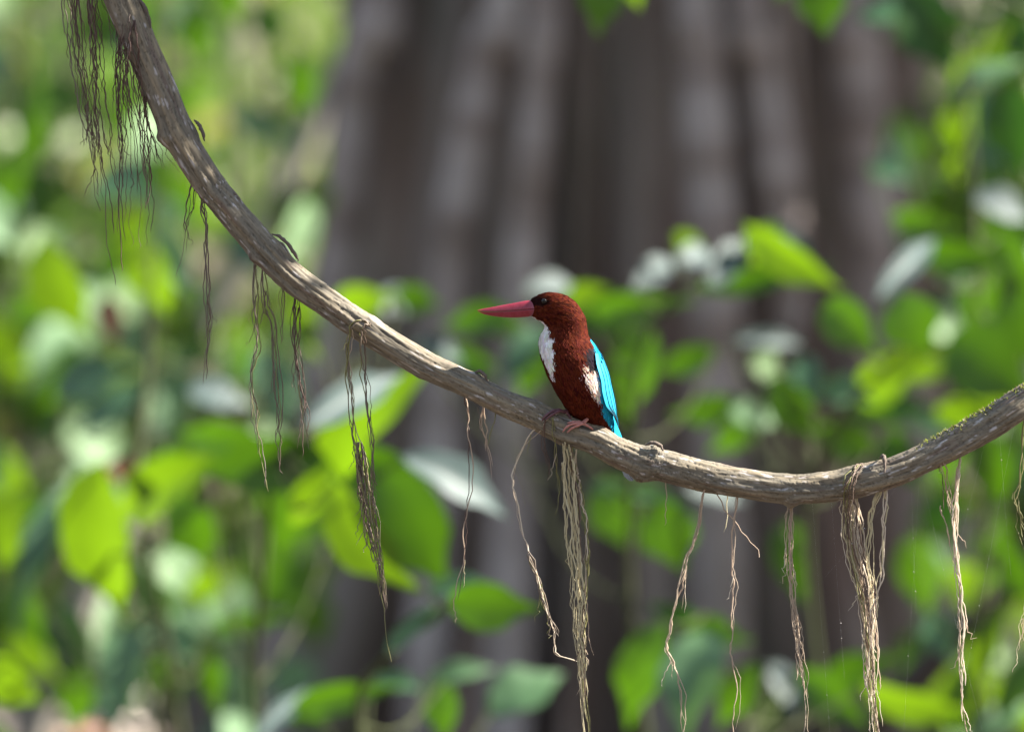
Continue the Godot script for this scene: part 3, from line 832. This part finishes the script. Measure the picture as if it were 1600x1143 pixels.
	tuft(t, base, [[1152, 770], [1148, 850], [1148, 930], [1143, 1000], [1153, 1065], [1146, 1170]], 2, 3, 0.0011, 4, 0.9)
	tuft(t, base, [[1137, 772], [1133, 810], [1130, 832]], 1, 1, 0.0008, 6)
	tuft(t, base, [[1238, 780], [1234, 810], [1234, 880], [1240, 950], [1247, 1010], [1254, 1070], [1256, 1170]], 9, 8, 0.0012, 4, 0.7, "slim bunch of sunlit tan rootlets", [0.6, 0.9, 1.1])
	tuft(t, base, [[1352, 724, -0.012], [1338, 729, 0.014], [1326, 752, 0.028], [1322, 790, 0.012], [1330, 860], [1348, 930], [1356, 1010], [1362, 1080], [1374, 1170]], 5, 7, 0.0011, 1, 0.2, "", [1.0, 0.9, 0.8])
	tuft(t, base, [[1322, 772, 0.012], [1324, 800], [1331, 860], [1348, 930], [1356, 1010], [1362, 1080], [1374, 1170]], 11, 13, 0.0013, 5, 0.75, "thick sunlit skein of straw coloured rootlets", [0.8, 0.9, 0.9])
	tuft(t, base, [[1362, 722, -0.012], [1346, 730, 0.016], [1335, 760, 0.028], [1338, 800, 0.012], [1347, 870], [1358, 940], [1362, 1020], [1366, 1090], [1380, 1170]], 3, 5, 0.0011, 1, 0.2, "", [1.0, 0.9, 0.8])
	tuft(t, base, [[1336, 768, 0.012], [1339, 800], [1347, 870], [1358, 940], [1362, 1020], [1366, 1090], [1380, 1170]], 9, 12, 0.0013, 5, 0.7, "", [0.8, 0.9, 0.9])
	tuft(t, base, [[1376, 762], [1366, 795], [1358, 850], [1362, 910], [1362, 960]], 4, 5, 0.0012, 7, 0.8)
	tuft(t, base, [[1384, 764], [1386, 800], [1381, 870], [1372, 930], [1362, 975], [1360, 1060]], 3, 4, 0.0012, 5, 0.8)
	tuft(t, base, [[1466, 682, -0.008], [1470, 690, 0.014], [1474, 722, 0.016], [1476, 750], [1482, 800], [1490, 850]], 4, 6, 0.0011, 6, 0.7)
	tuft(t, base, [[1502, 712], [1497, 760], [1492, 820], [1498, 900], [1505, 970], [1504, 1040], [1505, 1100], [1514, 1170]], 6, 7, 0.0013, 5, 0.7, "pale sunlit rootlets twisted into one cord", [0.7, 0.9, 0.6])
	tuft(t, base, [[1470, 790], [1478, 830], [1486, 888]], 2, 3, 0.0009, 6)
	tuft(t, base, [[1604, 640], [1596, 740], [1589, 790], [1596, 830], [1606, 880]], 3, 4, 0.0010, 3, 0.8)
	tuft(t, base, [[1612, 640], [1610, 900], [1596, 985], [1586, 1050]], 2, 3, 0.0011, 6, 0.8)

# ------------------------------------------------------------------ the bird
# rows: py, left px, right px, half depth px, centre towards the camera px
const BODY := [[456.5, 857, 865, 5, 17], [458.5, 848, 874, 11, 17], [461.5, 840, 884, 16, 17], [468.5, 829, 895, 21, 17], [475.5, 827, 902, 24, 17], [482.5, 826, 907, 25.5, 17], [489.5, 828, 911, 26, 17], [495.6, 832, 914, 26.5, 17], [500, 843, 915, 27, 16], [507, 850.5, 916, 28, 15], [514, 850.5, 917, 30, 14], [521, 847, 918, 33, 13], [528, 844.6, 921, 36, 12], [535, 843.7, 926, 39, 12], [545.5, 844, 933, 42, 12], [556, 845.8, 938, 45, 12], [570, 850, 944, 47, 11], [584, 855, 949, 47, 10], [598, 862, 952, 46, 9], [612, 869, 955, 44, 7], [630, 880, 957, 39, 3], [641, 887, 957, 34, 0], [650, 896, 957, 28, -4], [658, 907, 958, 22, -8], [665, 921, 958, 16, -12], [671, 938, 958, 10, -16], [676, 949, 957, 4, -19]]
const WING := [[526, 128], [545, 111], [570, 98], [598, 96], [612, 92], [632, 92], [650, 100], [666, 125]]
const BIB := [[494, 0, -85], [497, 20, -84], [500, 21, -83], [507, 15, -78], [514, 24, -72], [521, 27, -64], [528, 31, -59], [536, 26, -54], [545, 21, -52], [556, 18, -52], [570, 10, -54], [584, 4, -58], [590, 0, -58]]

func body_px(y: float, deg: float, out := 0.0) -> Vector3:      # px, py, towards (px)
	var l := table(BODY, y, 1)
	var r := table(BODY, y, 2)
	var b := table(BODY, y, 3)
	var zc := table(BODY, y, 4)
	var a := deg_to_rad(deg)
	var cz := cos(a)
	if sin(a) < 0.0 and y < 503.0:       # the face narrows towards the bill
		cz = signf(cz) * pow(absf(cz), 1.0 + 1.1 * smoothstep(462.0, 474.0, y) * (1.0 - smoothstep(492.0, 503.0, y)))
	return Vector3((l + r) * 0.5 + ((r - l) * 0.5 + out) * sin(a), y, zc + (b + out) * cz)

func bp(q: Vector3) -> Vector3:
	return B(q.x, q.y, q.z * PX)

func plumage(y: float, deg: float, j: float) -> Color:
	var yy := y + j * 3.0
	var front := table(BIB, y, 2)
	var phi := absf(wrapf(deg - front, -180.0, 180.0)) + j * 6.0
	var chest := Color(0.042, 0.007, 0.0045).lerp(Color(0.13, 0.025, 0.011), clampf(0.4 + j * 0.9, 0, 1))
	if y < 502.0:
		# dark lores; shade in the feather grooves behind the eye drawn as dark streaks
		var q := body_px(y, deg)
		var mask := Vector2((q.x - 838.0) / 22.0, (y - 472.0 + j * 2.0) / 7.5).length()
		if mask < 1.0: chest = chest.lerp(Color(0.012, 0.006, 0.006), clampf((1.0 - mask) * 3.0, 0, 0.9))
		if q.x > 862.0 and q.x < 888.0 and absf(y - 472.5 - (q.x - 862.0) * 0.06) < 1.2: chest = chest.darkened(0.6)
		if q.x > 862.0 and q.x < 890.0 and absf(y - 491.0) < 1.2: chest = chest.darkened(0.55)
	if phi < table(BIB, yy, 1) and yy < 589.0: return Color(0.80, 0.77, 0.77)
	if yy > 527.0:
		var edge := table(WING, yy, 1)
		if phi > edge: return Color(0.012, 0.24, 0.46).lerp(Color(0.02, 0.42, 0.58), clampf(0.5 + j, 0, 1))
		if yy > 541.0 and yy < 575.0 and phi > edge - 30.0 + (575.0 - yy) * 0.1 and phi > 78.0: return Color(0.018, 0.014, 0.018)
		if yy > 547.0 and yy < 624.0 and phi + j * 7.0 > 68.0 + absf(yy - 588.0) * 0.40: return Color(0.74, 0.62, 0.55).lerp(Color(0.45, 0.22, 0.14), clampf(j * 1.5, 0, 1))  # pale flank: blown-out sunlight put into the feather colour
	return chest

func make_bird() -> void:
	var base := B(915, 662)
	var t := thing("kingfisher", "chestnut, white and turquoise kingfisher with a long red bill perched on the branch", "bird", base)
	# body: one skin
	var v := PackedVector3Array()
	var c := PackedColorArray()
	var rows := 180
	var cols := 96
	for r in rows:
		var f := r / float(rows - 1)
		var y := lerpf(456.5, 676.0, 0.5 * f + 0.5 * f * f * (3.0 - 2.0 * f))
		for k in cols:
			var deg := -180.0 + 360.0 * k / cols
			v.append(bp(body_px(y, deg)))
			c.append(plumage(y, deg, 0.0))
	var skin := vmat(0.9, 0.15)
	part(t, "body", grid_mesh(v, c, rows, cols, true, base), skin)
	# contour feathers
	var s := soup_begin()
	for i in 15000:
		var y := rng.randf_range(457.5, 672.0)
		var deg := rng.randf_range(-180, 180)
		var q := body_px(y, deg)
		var p := bp(q)
		var eps := 1.0
		var du := bp(body_px(y + eps, deg)) - bp(body_px(y - eps, deg))
		var dv := bp(body_px(y, deg + 2.0)) - bp(body_px(y, deg - 2.0))
		var n := du.cross(dv).normalized()
		if n.dot(p - bp(Vector3((table(BODY, y, 1) + table(BODY, y, 2)) * 0.5, y, table(BODY, y, 4)))) < 0: n = -n
		if q.x < 836.0 and y > 468.0 and y < 497.0: continue
		var head := clampf((512.0 - y) / 20.0, 0, 1)
		var flow := cam_basis * (Vector3(0.25, -1.0, -0.15).lerp(Vector3(1.0, -0.12 - maxf(0.0, (q.x - 875.0) / 30.0), -0.1), head)) + rv(0.18)
		flow = flow - n * flow.dot(n)
		var j := rng.randfn(0.0, 0.35)
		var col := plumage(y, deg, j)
		var big := 1.0 - head
		var length := lerpf(0.0040, 0.0078, big) * rng.randf_range(0.75, 1.25)
		var tone := rng.randf_range(0.82, 1.18)
		col = Color(col.r * tone, col.g * tone * rng.randf_range(0.85, 1.15), col.b * tone * rng.randf_range(0.85, 1.15))
		var lift := flow.normalized() + n * rng.randf_range(0.03, 0.10)
		soup_leaf(s, p - base + n * 0.0002, (n - flow.normalized() * 0.1).normalized(), lift, length, 0.42, col)
	part(t, "plumage", soup_end(s), vmat(0.8, 0.18))
	make_wing(t, base, false)
	make_wing(t, base, true)
	make_tail(t, base)
	make_bill(t, base)
	# eyes
	for side in [1.0, -1.0]:
		var e := SphereMesh.new()
		e.radius = 4.6 * PX
		e.height = 9.2 * PX
		e.radial_segments = 24
		e.rings = 12
		var deg := -20.0 if side > 0 else 200.0
		var q := body_px(470.5, -rad_to_deg(asin((862.0 - 850.5) / 34.0)) if side > 0 else 180.0 + rad_to_deg(asin((862.0 - 850.5) / 34.0)), 0.2)
		var m := part(t, "eye", e, mat(Color(0.008, 0.006, 0.005), 0.05, 0.4))
		m.position = bp(Vector3(850.5, 470.5, q.z)) - base
	make_foot(t, base, [924, 648, 12], [911, 661, 25], [[[904, 664, 28], [893, 669, 27], [886, 676, 25]], [[903, 661, 27], [892, 663, 28], [884, 668, 29], [879, 675, 27]], [[905, 659, 24], [895, 659, 25], [886, 661, 27]], [[917, 664, 22], [923, 668, 20], [927, 671, 17]]], Color(0.46, 0.19, 0.16))  # near foot: sunlight put into its paler colour
	make_foot(t, base, [897, 642, 4], [881, 643, 12], [[[874, 642, 18], [862, 648, 24], [850, 657, 25]], [[872, 641, 15], [860, 644, 21], [850, 652, 24], [847, 658, 22]], [[874, 640, 12], [864, 641, 16], [856, 646, 22]], [[887, 646, 10], [891, 652, 10], [893, 656, 8]]], Color(0.13, 0.05, 0.06))  # far foot: same skin, shade put into its darker colour

func make_foot(t: Node3D, base: Vector3, hip: Array, ankle: Array, toes: Array, col: Color) -> void:
	var m := mat(col, 0.5, 0.5)
	var h := bp(Vector3(hip[0], hip[1], hip[2]))
	var a := bp(Vector3(ankle[0], ankle[1], ankle[2]))
	var pts := PackedVector3Array()
	var rad := PackedFloat32Array()
	for i in 8:
		pts.append(h.lerp(a, i / 7.0))
		rad.append((3.6 - 0.9 * sin(i / 7.0 * PI)) * PX)
	var leg := part(t, "leg", tube(pts, rad, 10, base), m)
	for q in toes:
		var g := [a]
		for w in q: g.append(bp(Vector3(w[0], w[1], w[2])))
		pts = PackedVector3Array()
		rad = PackedFloat32Array()
		for i in 15:
			var f := i / 14.0
			pts.append(spline(g, f))
			rad.append((2.6 * (1.0 - 0.45 * f) + 0.4 * sin(f * 22.0) if f < 0.86 else 1.3 * (1.05 - f) / 0.19) * PX)
		part(leg, "toe", tube(pts, rad, 9, base), m)

func make_bill(t: Node3D, base: Vector3) -> void:
	# px, culmen py, gape line py, lower edge py, half width px
	var tab := [[746.0, 484.2, 485.2, 486.0, 0.7], [750.0, 483.0, 486.0, 488.2, 1.8], [757.0, 481.6, 486.8, 491.0, 3.0], [768.0, 479.6, 486.9, 493.4, 4.2], [785.0, 476.4, 486.2, 495.4, 5.6], [805.0, 472.8, 484.9, 496.0, 7.2], [826.0, 469.2, 483.2, 494.6, 9.2], [834.0, 471.0, 482.6, 491.5, 9.6], [844.0, 477.5, 481.4, 485.0, 10.0]]
	var horn := vmat(0.42, 0.5)
	horn.clearcoat_enabled = true
	horn.clearcoat = 0.3
	horn.clearcoat_roughness = 0.3
	for lower in [false, true]:
		var v := PackedVector3Array()
		var c := PackedColorArray()
		var rows := 60
		var prof := [[0.0, 0.0], [0.28, 0.03], [0.55, 0.22], [0.8, 0.55], [0.96, 0.88], [0.97, 1.0], [0.5, 1.02]]
		for r in rows:
			var x := lerpf(746.0, 844.0, r / float(rows - 1))
			var top := table(tab, x, 1)
			var mid := table(tab, x, 2)
			var low := table(tab, x, 3)
			var hw := table(tab, x, 4)
			var ring := []
			for q in prof: ring.append(Vector2(q[0] * hw, lerpf(top, mid - 0.3, q[1]) if not lower else lerpf(low, mid + 0.3, q[1])))
			for k in range(prof.size() - 2, 0, -1): ring.append(Vector2(-ring[k].x, ring[k].y))
			for q in ring:
				v.append(bp(Vector3(x, q.y, 17.0 + q.x)))
				var n := nz.get_noise_2d(x * 5.0, q.y * 12.0)
				var col := Color(0.24, 0.010, 0.026).lerp(Color(0.31, 0.032, 0.06), clampf(n + 0.4, 0, 1))
				if x < 756.0: col = col.lerp(Color(0.42, 0.09, 0.03), (756.0 - x) / 10.0)
				if x > 826.0: col = col.lerp(Color(0.28, 0.10, 0.13), (x - 826.0) / 18.0)
				c.append(col)
		part(t, "lower_mandible" if lower else "upper_mandible", grid_mesh(v, c, rows, v.size() / rows, true, base), horn)

func make_wing(t: Node3D, base: Vector3, far_side: bool) -> void:
	var holder := Node3D.new()
	holder.name = "wing"
	t.add_child(holder, true)
	var blue := vmat(0.36, 0.6)
	var lanes := 8
	for k in lanes:
		var v := PackedVector3Array()
		var c := PackedColorArray()
		var y0 := 552.0 + 5.0 * ((k * 3) % 4)
		var y1 := 667.0 - 6.5 * absf(k - 1.0)
		var rows := 34
		for r in rows:
			var f := r / float(rows - 1)
			var y := lerpf(y0, y1, f)
			var lo := table(WING, y, 1) - 54.0            # first angle of the wing, as degrees from the camera side
			var hi := 124.0
			if y > 632.0:
				lo = lerpf(38.0, 84.0, smoothstep(632.0, 667.0, y))
				hi = lerpf(124.0, 100.0, smoothstep(632.0, 667.0, y))
			var w0 := float(k) / lanes
			var w1 := (k + 1.45) / lanes
			var taper := 1.0 if f < 0.88 else sqrt(maxf(0.0, 1.0 - pow((f - 0.88) / 0.125, 2.0)))
			var midw := (w0 + w1) * 0.5
			for q in 5:
				var u := midw + ((q / 4.0) - 0.5) * (w1 - w0) * taper
				var deg := lerpf(lo, hi, u)
				var out := 3.0 + (1.0 - q / 4.0) * 1.5 + 4.5 * smoothstep(600.0, 667.0, y) - 0.12 * k
				if far_side: deg = 256.0 - deg
				v.append(bp(body_px(y, deg, out)))
				var shade := Color(0.012, 0.34, 0.56).lerp(Color(0.03, 0.52, 0.68), clampf(0.5 + 0.6 * nz.get_noise_2d(k * 90.0 + q * 9.0, y * 2.0), 0, 1))
				if q == 0: shade = shade.lerp(Color(0.008, 0.14, 0.32), 0.3)
				shade = shade * [1.0, 0.8, 1.1, 0.88][k % 4]
				shade.a = 1.0
				if q == 2: shade = shade.lerp(Color(0.01, 0.20, 0.42), 0.35)
				if k >= 2 and f > 0.9: shade = shade.lerp(Color(0.01, 0.03, 0.07), 0.6)
				if k < 2 and y > 630.0: shade = shade.lerp(Color(0.012, 0.012, 0.02), clampf((y - 630.0) / 14.0, 0, 0.95) * (1.0 if q < 2 else 0.25))
				c.append(shade)
		part(holder, "flight_feather", grid_mesh(v, c, rows, 5, false, base), blue)

func make_tail(t: Node3D, base: Vector3) -> void:
	var holder := Node3D.new()
	holder.name = "tail"
	t.add_child(holder, true)
	var m := vmat(0.7, 0.2)
	for k in 6:
		var v := PackedVector3Array()
		var c := PackedColorArray()
		var rows := 24
		for r in rows:
			var f := r / float(rows - 1)
			var cx := lerpf(947.0, 987.0 + (k - 2.5) * 2.0, f)
			var cy := lerpf(636.0, 752.0 - absf(k - 2.5) * 2.0, f)
			var z := lerpf(-12.0, -44.0, sqrt(f)) + (k - 2.5) * -2.0
			var hw := 5.2 * (1.0 if f < 0.93 else sqrt(maxf(0.0, 1.0 - pow((f - 0.93) / 0.075, 2.0))))
			for q in 3:
				v.append(bp(Vector3(cx + (q - 1.0) * hw * 0.75 + (k - 2.5) * 0.7, cy - (q - 1.0) * hw * 0.25, z - (q - 1.0) * hw * 0.7)))
				var col := Color(0.012, 0.30, 0.52).lerp(Color(0.03, 0.46, 0.62), clampf(0.5 + nz.get_noise_2d(k * 40.0, f * 200.0), 0, 1))
				if q == 0 or (f > 0.5 and not (k == 5 and q == 2)): col = Color(0.022, 0.024, 0.032)
				c.append(col)
		part(holder, "tail_feather", grid_mesh(v, c, rows, 3, false, base), m)

# ------------------------------------------------------------------ spider silk with specks caught in it
func make_silk() -> void:
	var base := B(1480, 712)
	var t := thing("spider_silk", "fine glinting spider threads with tiny specks strung among the sunlit roots", "spider silk", base)
	var m := mat(Color(0.75, 0.75, 0.75), 0.3, 0.6)
	var specks := soup_begin()
	var lines := [[1452, 738, 1496, 722], [1458, 736, 1484, 776], [1496, 726, 1482, 778], [1470, 732, 1486, 766], [1462, 745, 1494, 745], [1468, 757, 1491, 757], [1424, 750, 1432, 960], [1437, 744, 1410, 1180], [1560, 650, 1580, 900], [1545, 668, 1470, 960], [1300, 786, 1320, 1060], [1440, 742, 1545, 1180], [1400, 762, 1290, 900], [1590, 640, 1500, 1100], [1270, 786, 1300, 1180]]
	for q in lines:
		var a := B(q[0], q[1], rng.randf_range(0.0, 0.01))
		var b := B(q[2], q[3], rng.randf_range(-0.03, 0.03))
		var pts := PackedVector3Array()
		var rad := PackedFloat32Array()
		for i in 10:
			var f := i / 9.0
			pts.append(a.lerp(b, f) + Vector3(0, -0.004 * sin(PI * f), 0))
			rad.append(0.000015)
		part(t, "thread", tube(pts, rad, 4, base), m)
		var n := 0 if absf(q[3] - q[1]) < 60.0 else 2
		for i in n:
			var p := a.lerp(b, rng.randf_range(0.25, 1.0)) - base
			for k in 3: soup_leaf(specks, p + rv(0.0004), rv(1.0), Vector3(0.2, -1, 0) + rv(0.4), rng.randf_range(0.0007, 0.0018), 0.7, Color(0.5, 0.48, 0.44))
	var o := part(t, "speck", soup_end(specks), vmat(0.4, 0.6))
	o.set_meta("kind", "stuff")
